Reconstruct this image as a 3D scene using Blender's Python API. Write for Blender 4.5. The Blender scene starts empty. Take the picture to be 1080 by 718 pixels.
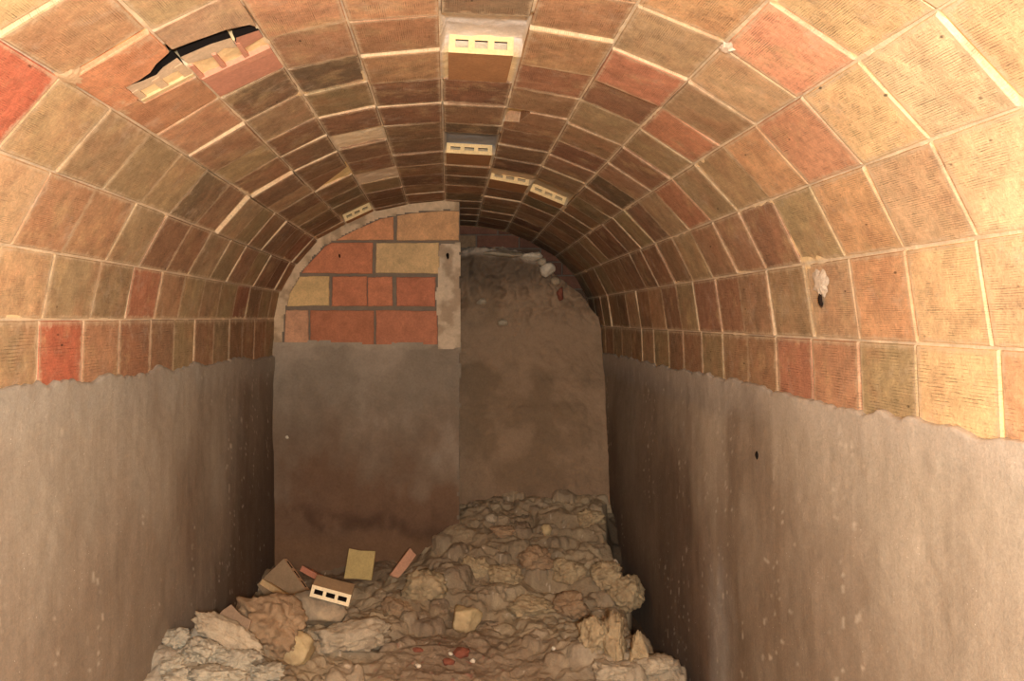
import bpy, bmesh, math, random
import numpy as np
from mathutils import Vector, Matrix, Euler, noise

random.seed(11)
rng = np.random.default_rng(5)
CZ = 1.60                      # camera height above the structural floor
F = 872.0; VX, VY = 473.0, 335.0
C = bpy.context.scene.collection

# ------------------------------------------------------------------ helpers
def srgb(r, g, b):
    def f(c):
        c /= 255.0
        return c / 12.92 if c <= 0.04045 else ((c + 0.055) / 1.055) ** 2.4
    return (f(r), f(g), f(b), 1.0)

def link(me, name, mat=None, parent=None):
    o = bpy.data.objects.new(name, me); C.objects.link(o)
    if mat is not None: me.materials.append(mat)
    if parent is not None: o.parent = parent
    return o

def tag(o, label=None, cat=None, group=None, kind=None):
    if label: o['label'] = label
    if cat: o['category'] = cat
    if group: o['group'] = group
    if kind: o['kind'] = kind
    return o

class MB:
    """collects polygons with a colour per face and two uv sets"""
    def __init__(s): s.v = []; s.f = []; s.c = []; s.uv = []; s.e = []
    def poly(s, pts, col=(1, 1, 1, 1), uv=None, e=None):
        b = len(s.v); s.v += [tuple(p) for p in pts]
        n = len(pts); s.f.append(tuple(range(b, b + n))); s.c.append([col] * n if not isinstance(col, list) else col)
        s.uv.append(uv or [(0, 0)] * n); s.e.append(e or [(0.5, 0.5)] * n)
    def mesh(s, name, smooth=False):
        me = bpy.data.meshes.new(name); me.from_pydata(s.v, [], s.f)
        u1 = me.uv_layers.new(name='UVMap'); u2 = me.uv_layers.new(name='edge')
        ca = me.color_attributes.new('col', 'FLOAT_COLOR', 'CORNER')
        flat = lambda L: np.array([x for f in L for p in f for x in p], dtype=np.float32)
        u1.data.foreach_set('uv', flat(s.uv)); u2.data.foreach_set('uv', flat(s.e))
        ca.data.foreach_set('color', flat(s.c))
        if smooth: me.polygons.foreach_set('use_smooth', [True] * len(me.polygons))
        me.update(); return me

def hash3(ix, iy, iz, seed):
    n = (ix * 374761393 + iy * 668265263 + iz * 2147483647 + seed * 1274126177) & 0xFFFFFFFF
    n = ((n ^ (n >> 13)) * 1274126177) & 0xFFFFFFFF
    n = ((n ^ (n >> 16)) * 2246822519) & 0xFFFFFFFF
    return ((n ^ (n >> 15)) & 0xFFFFFF).astype(np.float64) / 0xFFFFFF

def vnoise(x, y, z=None, seed=0):
    x = np.asarray(x, float); y = np.asarray(y, float)
    z = np.zeros_like(x) if z is None else np.asarray(z, float)
    xi, yi, zi = np.floor(x), np.floor(y), np.floor(z)
    fx, fy, fz = x - xi, y - yi, z - zi
    fx, fy, fz = (t * t * (3 - 2 * t) for t in (fx, fy, fz))
    xi, yi, zi = (t.astype(np.int64) for t in (xi, yi, zi))
    r = 0
    for a in (0, 1):
        for b in (0, 1):
            for c in (0, 1):
                w = (fx if a else 1 - fx) * (fy if b else 1 - fy) * (fz if c else 1 - fz)
                r = r + w * hash3(xi + a, yi + b, zi + c, seed)
    return r * 2 - 1

def fbm(x, y, z=None, seed=0, octaves=4, gain=.5):
    r = 0; a = 1.0; k = 1.0
    for i in range(octaves):
        r = r + a * vnoise(x * k, y * k, None if z is None else z * k, seed + i); a *= gain; k *= 2.03
    return r

def sstep(a, b, x):
    t = np.clip((x - a) / (b - a), 0, 1); return t * t * (3 - 2 * t)

def grid_mesh(name, P, cols=None, mask=None):
    """P: (n,m,3) array of points; cols: (n,m,3|4) linear colours at vertices"""
    n, m, _ = P.shape
    me = bpy.data.meshes.new(name)
    idx = np.arange(n * m).reshape(n, m)
    q = np.stack([idx[:-1, :-1], idx[1:, :-1], idx[1:, 1:], idx[:-1, 1:]], -1)
    if mask is not None: q = q[mask]
    q = q.reshape(-1, 4)
    me.vertices.add(n * m); me.vertices.foreach_set('co', P.reshape(-1).astype(np.float32))
    me.loops.add(len(q) * 4); me.loops.foreach_set('vertex_index', q.reshape(-1).astype(np.int32))
    me.polygons.add(len(q))
    me.polygons.foreach_set('loop_start', (np.arange(len(q)) * 4).astype(np.int32))
    me.polygons.foreach_set('loop_total', np.full(len(q), 4, np.int32))
    me.polygons.foreach_set('use_smooth', np.ones(len(q), bool))
    me.update(calc_edges=True)
    if cols is not None:
        ca = me.color_attributes.new('col', 'FLOAT_COLOR', 'POINT')
        cc = np.ones((n * m, 4), np.float32); cc[:, :3] = cols.reshape(-1, cols.shape[-1])[:, :3]
        ca.data.foreach_set('color', cc.reshape(-1))
    return me

def lin(r, g, b): return np.array(srgb(r, g, b)[:3])
def mixc(A, B, t): return A * (1 - t[..., None]) + B * t[..., None]

# ------------------------------------------------------------------ materials
class NT:
    def __init__(s, name):
        s.m = bpy.data.materials.new(name); s.m.use_nodes = True
        s.n = s.m.node_tree.nodes; s.l = s.m.node_tree.links
        s.b = s.n['Principled BSDF']; s.out = s.n['Material Output']
        s.b.inputs['Specular IOR Level'].default_value = 0.15
        s.b.inputs['Roughness'].default_value = 0.9
    def node(s, t, **kw):
        n = s.n.new(t)
        for k, v in kw.items(): setattr(n, k, v)
        return n
    def set(s, sock, v):
        if isinstance(v, bpy.types.NodeSocket): s.l.new(v, sock)
        else: sock.default_value = v
    def math(s, op, a, b=0.0, c=0.0, clamp=False):
        n = s.node('ShaderNodeMath', operation=op, use_clamp=clamp)
        s.set(n.inputs[0], a); s.set(n.inputs[1], b)
        if len(n.inputs) > 2: s.set(n.inputs[2], c)
        return n.outputs[0]
    def coord(s, scale=(1, 1, 1), loc=(0, 0, 0)):
        g = s.node('ShaderNodeNewGeometry'); mp = s.node('ShaderNodeMapping')
        s.l.new(g.outputs['Position'], mp.inputs[0]); mp.inputs['Scale'].default_value = scale
        mp.inputs['Location'].default_value = loc
        return mp.outputs[0]
    def objcoord(s, scale=(1, 1, 1), loc=(0, 0, 0)):
        g = s.node('ShaderNodeTexCoord'); mp = s.node('ShaderNodeMapping')
        s.l.new(g.outputs['Object'], mp.inputs[0]); mp.inputs['Scale'].default_value = scale
        mp.inputs['Location'].default_value = loc
        return mp.outputs[0]
    def noise(s, vec, scale, detail=5, rough=.6, dist=0.0):
        n = s.node('ShaderNodeTexNoise'); s.l.new(vec, n.inputs['Vector'])
        n.inputs['Scale'].default_value = scale; n.inputs['Detail'].default_value = detail
        n.inputs['Roughness'].default_value = rough; n.inputs['Distortion'].default_value = dist
        return n.outputs[0]
    def voro(s, vec, scale, feature='F1'):
        n = s.node('ShaderNodeTexVoronoi', feature=feature); s.l.new(vec, n.inputs['Vector'])
        n.inputs['Scale'].default_value = scale
        return n.outputs['Distance']
    def ramp(s, fac, a, b):
        n = s.node('ShaderNodeMapRange', interpolation_type='SMOOTHSTEP'); s.set(n.inputs[0], fac)
        n.inputs[1].default_value = a; n.inputs[2].default_value = b
        return n.outputs[0]
    def mix(s, fac, a, b, mode='MIX'):
        n = s.node('ShaderNodeMix', data_type='RGBA', blend_type=mode)
        s.set(n.inputs[0], fac); s.set(n.inputs[6], a); s.set(n.inputs[7], b)
        return n.outputs[2]
    def scale(s, col, f):
        n = s.node('ShaderNodeVectorMath', operation='SCALE'); s.set(n.inputs[0], col); s.set(n.inputs['Scale'], f)
        return n.outputs[0]
    def attr(s, name='col'):
        n = s.node('ShaderNodeAttribute', attribute_name=name); return n
    def bump(s, h, strength=.4, dist=.01, prev=None):
        n = s.node('ShaderNodeBump'); s.set(n.inputs['Height'], h)
        n.inputs['Strength'].default_value = strength; n.inputs['Distance'].default_value = dist
        if prev is not None: s.l.new(prev, n.inputs['Normal'])
        return n.outputs[0]
    def done(s, col, nrm=None, sat=1.0):
        if sat != 1.0:
            hs = s.node('ShaderNodeHueSaturation'); hs.inputs['Saturation'].default_value = sat
            s.set(hs.inputs['Color'], col); col = hs.outputs[0]
        s.set(s.b.inputs['Base Color'], col)
        if nrm is not None: s.l.new(nrm, s.b.inputs['Normal'])
        return s.m

def mat_tile():
    t = NT('fired_clay_tile'); a = t.attr('col'); col = a.outputs['Color']; rnd = a.outputs['Alpha']
    p = t.coord()
    big = t.noise(p, 5.5, 6, .72, .2); mid = t.noise(p, 15, 9, .82, .1); fine = t.noise(p, 150, 5, .8)
    col = t.mix(t.math('MULTIPLY', t.ramp(big, .42, .70), .40), col, srgb(188, 122, 74))
    col = t.mix(t.math('MULTIPLY', t.ramp(t.noise(t.coord((1, 1, 1), (3, 7, 1)), 7.5, 6, .72, .1), .50, .72), .50), col, srgb(208, 176, 118))
    col = t.mix(t.math('MULTIPLY', t.ramp(t.noise(t.coord((1, 1, 1), (13, 2, 5)), 6, 6, .75, .2), .50, .75), .42), col, srgb(118, 98, 72))
    col = t.scale(col, t.math('ADD', .22, t.math('MULTIPLY', mid, 1.58)))
    col = t.scale(col, t.math('ADD', .55, t.math('MULTIPLY', fine, .90)))
    # extrusion grooves running along the tile
    uv = t.node('ShaderNodeUVMap', uv_map='UVMap'); sx = t.node('ShaderNodeSeparateXYZ'); t.l.new(uv.outputs[0], sx.inputs[0])
    mp = t.node('ShaderNodeMapping'); t.l.new(uv.outputs[0], mp.inputs[0]); mp.inputs['Scale'].default_value = (3.0, 60, 1)
    wob = t.noise(mp.outputs[0], 1.0, 3, .6)
    per = t.math('FRACT', t.math('ADD', t.math('MULTIPLY', sx.outputs[1], 43.0), t.math('MULTIPLY', wob, 1.0)))
    line = t.ramp(t.math('ABSOLUTE', t.math('SUBTRACT', per, .5)), .10, .01)
    ls = t.math('MULTIPLY', line, t.math('MULTIPLY', t.ramp(t.noise(p, 14, 6, .8), .44, .60), .85))
    col = t.scale(col, t.math('SUBTRACT', 1.0, t.math('MULTIPLY', ls, .62)))
    col = t.scale(col, t.math('ADD', .82, t.math('MULTIPLY', wob, .36)))
    # mortar smeared over the edges
    e = t.node('ShaderNodeUVMap', uv_map='edge'); se = t.node('ShaderNodeSeparateXYZ'); t.l.new(e.outputs[0], se.inputs[0])
    du = t.math('MULTIPLY', t.math('MINIMUM', se.outputs[0], t.math('SUBTRACT', 1.0, se.outputs[0])), .25)
    dv = t.math('MULTIPLY', t.math('MINIMUM', se.outputs[1], t.math('SUBTRACT', 1.0, se.outputs[1])), .20)
    d = t.math('MINIMUM', du, dv)
    nz = t.noise(p, 30, 9, .8)
    sm = t.ramp(t.math('SUBTRACT', t.math('MULTIPLY', t.math('SUBTRACT', nz, .46), .10), d), -.009, .010)
    col = t.mix(t.math('MULTIPLY', sm, .62), col, srgb(214, 186, 146))
    wear = t.ramp(d, .012, .0); col = t.mix(t.math('MULTIPLY', wear, .35), col, srgb(205, 180, 140))
    # lime bloom and black pits
    bloom = t.math('MULTIPLY', t.ramp(t.noise(t.coord((1, 1, 1), (31, 4, 9)), 8, 10, .8), .52, .80), .7)
    col = t.mix(bloom, col, srgb(214, 192, 164))
    pit = t.math('MULTIPLY', t.ramp(t.voro(t.coord((1, .45, 1)), 26), .10, .05), t.ramp(t.noise(p, 13, 2), .52, .60))
    col = t.mix(t.math('MULTIPLY', pit, .75), col, srgb(55, 42, 30))
    h = t.math('ADD', t.math('MULTIPLY', mid, .6), t.math('SUBTRACT', t.math('MULTIPLY', fine, .35), t.math('MULTIPLY', ls, .30)))
    return t.done(col, t.bump(h, .8, .006), .88)

def mat_vcol(name, n1=14, n2=90, amp1=.35, amp2=.35, bump=.5, bd=.008, speck=None, streak=False, obj=False, sat=1.0):
    t = NT(name); a = t.attr('col'); col = a.outputs['Color']
    cf = t.objcoord if obj else t.coord
    p = cf()
    a1 = t.noise(p, n1, 6, .65, .4); a2 = t.noise(p, n2, 4, .7)
    col = t.scale(col, t.math('ADD', 1 - amp1 / 2, t.math('MULTIPLY', a1, amp1)))
    col = t.scale(col, t.math('ADD', 1 - amp2 / 2, t.math('MULTIPLY', a2, amp2)))
    h = t.math('ADD', t.math('MULTIPLY', a1, .6), t.math('MULTIPLY', a2, .4))
    if streak:
        st = t.noise(cf((9, 9, .55)), 3.0, 6, .7, .3)
        col = t.scale(col, t.math('ADD', .80, t.math('MULTIPLY', st, .40)))
        st2 = t.noise(cf((1, 1, .22), (4, 3, 2)), 42, 4, .7)
        col = t.mix(t.math('MULTIPLY', t.ramp(st2, .58, .74), .12), col, srgb(222, 206, 180))
        gr = t.noise(p, 170, 5, .85)
        col = t.scale(col, t.math('ADD', .58, t.math('MULTIPLY', gr, .84)))
        h = t.math('ADD', h, t.math('MULTIPLY', gr, .25))
    if speck:
        v = t.ramp(t.voro(p, speck[0]), speck[1], speck[1] * .6)
        col = t.mix(t.math('MULTIPLY', v, t.ramp(t.noise(p, 7, 2), .5, .62)), col, speck[2])
    return t.done(col, t.bump(h, bump, bd), sat)

def mat_rock(name, c1, c2, c3=None, n=9, bd=.012, bump=.8):
    t = NT(name); p = t.objcoord(); a1 = t.noise(p, n, 7, .7, .6); a2 = t.noise(p, n * 7, 4, .7)
    col = t.mix(t.ramp(a1, .36, .64), srgb(*c1), srgb(*c2))
    if c3: col = t.mix(t.math('MULTIPLY', t.ramp(t.noise(t.objcoord((1, 1, 1), (3, 8, 2)), n * .8, 5, .6), .52, .66), .8), col, srgb(*c3))
    col = t.scale(col, t.math('ADD', .72, t.math('MULTIPLY', a2, .56)))
    h = t.math('ADD', t.math('MULTIPLY', a1, .7), t.math('MULTIPLY', a2, .3))
    return t.done(col, t.bump(h, bump, bd))

M_TILE = mat_tile()
M_MORTAR = mat_vcol('vault_mortar', 22, 120, .4, .4, .8, .008)
M_PLASTER = mat_vcol('cement_plaster', 7, 70, .36, .40, .7, .005, (60, .10, srgb(230, 220, 200)), streak=True, sat=.93)
M_RENDER = mat_vcol('rough_cement_render', 10, 80, .5, .5, .7, .008, sat=1.0)
M_BRICK = mat_vcol('fired_brick', 16, 110, .95, .70, .8, .006, sat=.92)
M_EARTH = mat_vcol('compacted_earth', 13, 85, .45, .45, .9, .012)
M_RUBBLE = mat_vcol('rubble_earth', 16, 95, .50, .55, 1.0, .012, sat=.9)
M_CLAY = mat_vcol('hollow_clay', 20, 120, .6, .6, .6, .003, obj=True, sat=.95)

# ------------------------------------------------------------------ vault profile (x, height above camera axis), right springing -> left springing
PR = [(1.003, -.36), (.992, -.055), (.963, .145), (.876, .322), (.742, .466), (.578, .573), (.393, .652), (.190, .690), (-.020, .702),
      (-.232, .684), (-.420, .643), (-.585, .562), (-.748, .465), (-.872, .322), (-.962, .158), (-.992, -.005), (-1.003, -.36)]
NR = len(PR) - 1
PHASE = [0, 0, 0, 0, 0, -.02, -.04, -.065, -.095, -.10, .125, .11, .085, .06, .03, 0]
D = .25
def drop(y): return 1.0 - .020 * max(0.0, min(y, 5.8) - 2.4) - (.02 if y > 4.5 else 0) * min(1, (y - 4.5))

def prof(i, y):
    x, h = PR[i]; k = drop(y)
    return (x, h * k if h > 0 else h)

def vp(row, s, y, d):
    """point on the vault: row, s in 0..1 across the row, y along the tunnel, d inward offset"""
    ax, ah = prof(row, y); bx, bh = prof(row + 1, y)
    tx, th = bx - ax, bh - ah; L = math.hypot(tx, th); nx, nh = -th / L, tx / L     # rotated left of travel = inward?
    if nx * (ax + bx) / 2 + nh * ((ah + bh) / 2 - .1) > 0: nx, nh = -nx, -nh
    return (ax + tx * s + nx * d, y, ah + th * s + nh * d + CZ)

def rowlen(row):
    ax, ah = PR[row]; bx, bh = PR[row + 1]; return math.hypot(bx - ax, bh - ah)

def unproj(px, py, row):
    """(s, y) on a row's plane for a point measured in the photograph"""
    ax, ah = PR[row]; bx, bh = PR[row + 1]
    dx, dh = (px - VX) / F, (VY - py) / F
    nx, nh = -(bh - ah), (bx - ax)
    y = (nx * ax + nh * ah) / (nx * dx + nh * dh)
    qx, qh = dx * y, dh * y; L2 = (bx - ax) ** 2 + (bh - ah) ** 2
    return ((qx - ax) * (bx - ax) + (qh - ah) * (bh - ah)) / L2, y

# palette (albedo)
TAN = (206, 168, 116); YEL = (216, 182, 122); ORG = (194, 140, 90); BRN = (164, 122, 82); OLV = (170, 144, 98)
RED = (188, 112, 72); DRK = (120, 96, 70); PAL = (222, 190, 140); ROR = (206, 100, 54); MAR = (150, 100, 68); PNK = (220, 146, 100)
ALLC = [TAN, TAN, ORG, ORG, BRN, BRN, BRN, OLV, RED, MAR]
def pick(row, y):
    w = [3, 2.5, 3, 2.5, 2.4, 2, 2, 1.8, .8, .7]
    if y < 2.0 and row < 6: w = [5, 4, 2, 1, .6, .3, .3, .5, .5, .2]
    if y > 3.0: w = [1, 1, 1.5, 2, 3, 3, 3, 2, .6, 1.6]
    return random.choices(ALLC, w)[0]
def tile_tone(row, y): return (1 - .14 * float(sstep(2.4, 4.4, y))) * (1 - .12 * math.exp(-((row - 7.5) / 2.6) ** 2) * float(sstep(1.6, 2.4, y)))  # tiles darken with depth and towards the crown

# ring joint positions per row; tiles[(row, k)] spans joint k -> k+1
OVR = {0: {5: ORG, 6: YEL, 7: OLV, 8: ORG, 9: RED, 10: BRN, 11: BRN, 12: OLV, 13: BRN},
       1: {4: YEL, 5: YEL, 6: YEL, 7: ORG, 8: TAN, 9: OLV, 10: BRN, 11: MAR, 12: MAR, 13: OLV, 14: BRN},
       2: {4: PAL, 5: PAL, 6: TAN, 7: ORG, 8: OLV, 9: MAR, 10: BRN, 11: BRN, 12: OLV, 13: BRN, 14: MAR},
       3: {3: PAL, 4: YEL, 5: PAL, 6: YEL, 7: PNK, 8: ORG, 9: OLV, 10: OLV, 11: RED, 12: OLV, 13: DRK, 14: OLV},
       4: {4: YEL, 5: YEL, 6: PNK, 7: TAN, 8: OLV, 9: RED, 10: OLV, 11: MAR, 12: BRN, 13: DRK, 14: BRN},
       5: {5: YEL, 6: ORG, 7: OLV, 8: RED, 9: MAR, 10: OLV, 11: BRN, 12: MAR, 13: BRN, 14: OLV},
       6: {6: TAN, 7: ORG, 8: ORG, 9: RED, 10: BRN, 11: BRN, 12: MAR, 13: BRN, 14: MAR},
       7: {7: DRK, 9: BRN, 10: MAR, 11: BRN, 12: DRK},
       8: {6: TAN, 7: ORG, 8: ORG, 9: ORG, 10: MAR, 11: MAR, 12: BRN, 13: BRN, 14: BRN},
       9: {6: TAN, 7: ORG, 8: BRN, 9: DRK, 10: OLV, 11: MAR, 13: BRN, 14: BRN},
       10: {5: TAN, 8: DRK, 9: OLV, 10: MAR, 11: BRN, 12: BRN},
       11: {4: YEL, 5: ORG, 8: ORG, 9: BRN, 10: OLV, 11: BRN, 12: BRN},
       12: {4: ORG, 5: ROR, 6: TAN, 7: OLV, 8: OLV, 9: OLV, 10: DRK, 11: BRN, 12: OLV, 13: OLV, 14: BRN},
       13: {5: TAN, 6: TAN, 7: ORG, 8: ORG, 9: OLV, 10: MAR, 11: BRN, 12: OLV, 13: OLV, 14: BRN},
       14: {6: TAN, 7: TAN, 8: OLV, 9: OLV, 10: RED, 11: BRN, 12: OLV, 13: OLV, 14: OLV, 15: RED, 16: BRN},
       15: {6: TAN, 7: OLV, 8: ROR, 9: ORG, 10: MAR, 11: BRN, 12: OLV, 13: BRN, 14: OLV}}
OV = {(r_, k_): c_ for r_, d_ in OVR.items() for k_, c_ in d_.items()}
MISSING = {}
EXPOSED = {}
KMIN, KMAX = -3, 23

def joint_y(row, k): return D * k + PHASE[row]

tiles = MB()
JIT = {}
def jj(row, k):
    if (row, k) not in JIT:
        r = random.Random(row * 131 + k * 17)
        JIT[(row, k)] = r.uniform(-.010, .010)
    return joint_y(row, k) + JIT[(row, k)]

def add_tile(row, y0, y1, col, s0=0.0, s1=1.0, off=0.0, g=.0034, tilt=(0, 0), thick=.040, poly=None, seed=0, endc=None):
    r = random.Random(seed * 7919 + row * 31 + int(y0 * 1000))
    L = rowlen(row)
    if poly is None:
        gs = (g * .7 + r.uniform(0, .0012)) / L
        poly = [(s0 + gs, y0 + g + r.uniform(-.001, .002)), (s1 - gs, y0 + g + r.uniform(-.001, .002)),
                (s1 - gs, y1 - g - r.uniform(-.001, .002)), (s0 + gs, y1 - g - r.uniform(-.001, .002))]
    cs = sum(p[0] for p in poly) / len(poly); cy = sum(p[1] for p in poly) / len(poly)
    jit = [r.uniform(-.0012, .0012) for _ in poly]
    base = r.uniform(-.002, .002) + off
    def dd(i, s, y): return base + jit[i] + tilt[0] * (s - cs) * L + tilt[1] * (y - cy)
    c = srgb(*col)[:3] + (r.random(),)
    B = .0022
    inner = []; outer = []; back = []
    for i, (s, y) in enumerate(poly):
        si = s + (B / L if s < cs else -B / L); yi = y + (B if y < cy else -B)
        inner.append(vp(row, si, yi, dd(i, s, y) + .0)); outer.append(vp(row, s, y, dd(i, s, y) - B))
        back.append(vp(row, s, y, -thick))
    n = len(poly); o = r.uniform(0, 9)
    uv = [(y, s * L + o) for s, y in poly]
    e = [((y - y0) / (y1 - y0), (s - s0) / (s1 - s0)) for s, y in poly]
    tiles.poly(inner, c, uv, e)
    for i in range(n):
        j = (i + 1) % n
        tiles.poly([inner[i], outer[i], outer[j], inner[j]], c, [uv[i], uv[i], uv[j], uv[j]], [e[i], e[i], e[j], e[j]])
        cc = (srgb(*endc)[:3] + (c[3],)) if endc and i == 0 else c
        tiles.poly([outer[i], back[i], back[j], outer[j]], cc, [uv[i], uv[i], uv[j], uv[j]], [e[i], e[i], e[j], e[j]])

#DEFECTS
MISSING = {(7, 8), (7, 13), (9, 12), (9, 15), (10, 17), (6, 15), (5, 15), (10, 6), (10, 7), (11, 6), (11, 7), (10, 13), (6, 11)}
EXPOSED = {(7, 9), (7, 14), (10, 18), (6, 16), (5, 16)}      # hollow tiles whose open ends face the lens
JIT[(5, 16)] = .09; JIT[(7, 13)] = -.10; JIT[(7, 9)] = -.012; JIT[(7, 8)] = -.03
BARE = []                                                     # (row, y0, y1, s0, s1, depth, colour)
def bare(row, k, s0=0., s1=1., y0=None, y1=None, deep=.046, col=(214, 202, 184)):
    BARE.append((row, jj(row, k) if y0 is None else y0, jj(row, k + 1) if y1 is None else y1, s0, s1, deep, col))
bare(7, 8, col=(226, 214, 200)); bare(7, 13, col=(150, 146, 142)); bare(9, 12, deep=.010, col=(246, 222, 184)); bare(9, 15, deep=.008, col=(240, 214, 180))
bare(10, 17, deep=.044, col=(190, 160, 120)); bare(6, 15, deep=.03, col=(226, 196, 156)); bare(5, 15, deep=.04, col=(190, 165, 130))
bare(10, 13, .0, 1., deep=.012, col=(244, 212, 150)); bare(6, 11, .62, 1., y0=2.74, y1=2.86, deep=.035, col=(206, 176, 128))
CRK = (20, 14, 10)  # near-black of the crack: dirt and shade painted on its walls
LEDGE = {(12, 12): .013, (11, 12): .014, (10, 12): .008, (11, 9): .008, (8, 11): .007, (9, 11): .005, (6, 8): .006, (5, 8): .006, (8, 9): .005, (13, 14): .008, (12, 15): .006}
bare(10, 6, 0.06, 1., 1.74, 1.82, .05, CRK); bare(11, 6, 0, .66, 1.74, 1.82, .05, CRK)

for row in range(NR):
    for k in range(KMIN, KMAX):
        y0, y1 = jj(row, k), jj(row, k + 1)
        if y1 < -.7: continue
        r = random.Random(row * 977 + k)
        base_col = OV.get((row, k)) or pick(row, y0)
        if base_col is not ROR: base_col = tuple(c * .72 + q * .28 for c, q in zip(base_col, (194, 156, 110)))
        lift = 1 + .10 * float(sstep(2.6, 1.4, y0)) * (row < 6)  # near right tiles lightened in colour, as if lit more strongly
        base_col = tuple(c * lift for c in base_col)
        v = r.uniform(.92, 1.06) * tile_tone(row, y0); col = tuple(min(250, c * v * r.uniform(.98, 1.02)) for c in base_col)
        tilt = (r.uniform(-.018, .018), r.uniform(-.018, .018)); off = r.uniform(-.0025, .0025)
        if (row, k) in MISSING or (row, k) in EXPOSED: continue
        ec = None
        if (row, k) in LEDGE: off += LEDGE[(row, k)]; ec = (228, 194, 142)
        elif r.random() < .13: off += .003; ec = (222, 188, 138)
        if row in (0, 15): off = min(off, 0) - .001; tilt = (abs(tilt[0]) * (.5 if row == 0 else -.5), tilt[1] * .3)
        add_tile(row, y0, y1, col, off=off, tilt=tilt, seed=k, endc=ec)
# wedge-broken tile, tile with a bitten corner
yw0, yw1 = jj(10, 13), jj(10, 14)
add_tile(10, yw0, yw1, BRN, poly=[(.02, yw0 + .004), (.98, yw0 + .004), (.98, yw1 - .01), (.02, yw0 + .07)])
yw0, yw1 = jj(6, 11), jj(6, 12)
add_tile(6, yw0, yw1, BRN, poly=[(.02, yw0 + .004), (.62, yw0 + .004), (.66, yw0 + .05), (.74, 2.85), (.98, 2.865), (.98, yw1 - .004), (.02, yw1 - .004)])
# cracked haunch: the nearer pieces end on the crack line
add_tile(10, 1.625, 1.8, (190, 152, 112), poly=[(.015, 1.63), (.985, 1.63), (.985, 1.742), (.776, 1.748), (.53, 1.760), (.32, 1.768), (.065, 1.80), (.015, 1.82)], off=.002)
add_tile(11, 1.615, 1.86, (214, 140, 84), poly=[(.015, 1.62), (.985, 1.62), (.985, 1.862), (.70, 1.862), (.69, 1.776), (.51, 1.781), (.335, 1.773), (.21, 1.749), (.015, 1.735)], off=.003)
add_tile(11, 1.865, 2.11, (196, 138, 88), poly=[(.015, 1.925), (.72, 1.905), (.74, 1.868), (.985, 1.868), (.985, 2.105), (.015, 2.105)])

# broken tiles beyond the crack: open cells between ribs, pink skin left behind them
broken = MB()
def slab(row, poly, d, thick, col, side=None):
    cs = sum(p[0] for p in poly) / len(poly); cy = sum(p[1] for p in poly) / len(poly)
    top = [vp(row, s, y, d) for s, y in poly]; bot = [vp(row, s, y, d - thick) for s, y in poly]
    c = srgb(*col); broken.poly(top, c)
    n = len(poly)
    for i in range(n):
        j = (i + 1) % n; broken.poly([top[i], bot[i], bot[j], top[j]], srgb(*side) if side else c)
PKC = (206, 146, 116); PKP = (208, 182, 148)
slab(10, [(.02, 1.985), (.5, 1.975), (.98, 1.965), (.98, 2.108), (.02, 2.118)], .000, .03, (196, 136, 108))
slab(10, [(.02, 1.955), (.98, 1.945), (.98, 1.972), (.02, 1.99)], .004, .03, PKC)
slab(10, [(.02, 1.86), (.36, 1.86), (.36, 1.95), (.02, 1.958)], -.016, .02, (150, 108, 84))
slab(10, [(.36, 1.85), (.98, 1.83), (.98, 1.95), (.36, 1.95)], -.017, .02, (168, 140, 116))
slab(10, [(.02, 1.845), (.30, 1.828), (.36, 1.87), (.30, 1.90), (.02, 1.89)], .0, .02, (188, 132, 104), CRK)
for s_, w_ in ((.30, .05), (.62, .05), (.93, .05)):
    slab(10, [(s_, 1.86), (s_ + w_, 1.855), (s_ + w_ + .02, 1.96), (s_, 1.96)], .001, .03, PKC)
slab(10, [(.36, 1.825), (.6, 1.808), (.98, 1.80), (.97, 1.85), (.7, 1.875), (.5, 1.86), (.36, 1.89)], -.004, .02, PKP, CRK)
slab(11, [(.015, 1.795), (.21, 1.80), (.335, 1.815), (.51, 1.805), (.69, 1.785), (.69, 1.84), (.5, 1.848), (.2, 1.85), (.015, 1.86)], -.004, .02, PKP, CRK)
slab(11, [(.015, 1.85), (.7, 1.84), (.7, 1.905), (.015, 1.925)], -.016, .02, (140, 118, 96))
for s_ in (.02, .33, .62):
    slab(11, [(s_, 1.83), (s_ + .10, 1.83), (s_ + .10, 1.90), (s_, 1.905)], -.003, .02, (214, 184, 146))
slab(11, [(.015, 1.905), (.7, 1.885), (.7, 1.9), (.015, 1.92)], -.001, .02, (216, 186, 136))

ceiling = link(tiles.mesh('vault_tiles'), 'ceiling', M_TILE)
tag(ceiling, 'barrel vault of warm tan and reddish clay tiles with pale mortar joints', 'ceiling', kind='structure')
link(broken.mesh('broken_tile'), 'broken_tile', M_CLAY, ceiling)['label'] = 'broken pink clay tile with its cells open beyond the black crack'

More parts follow.
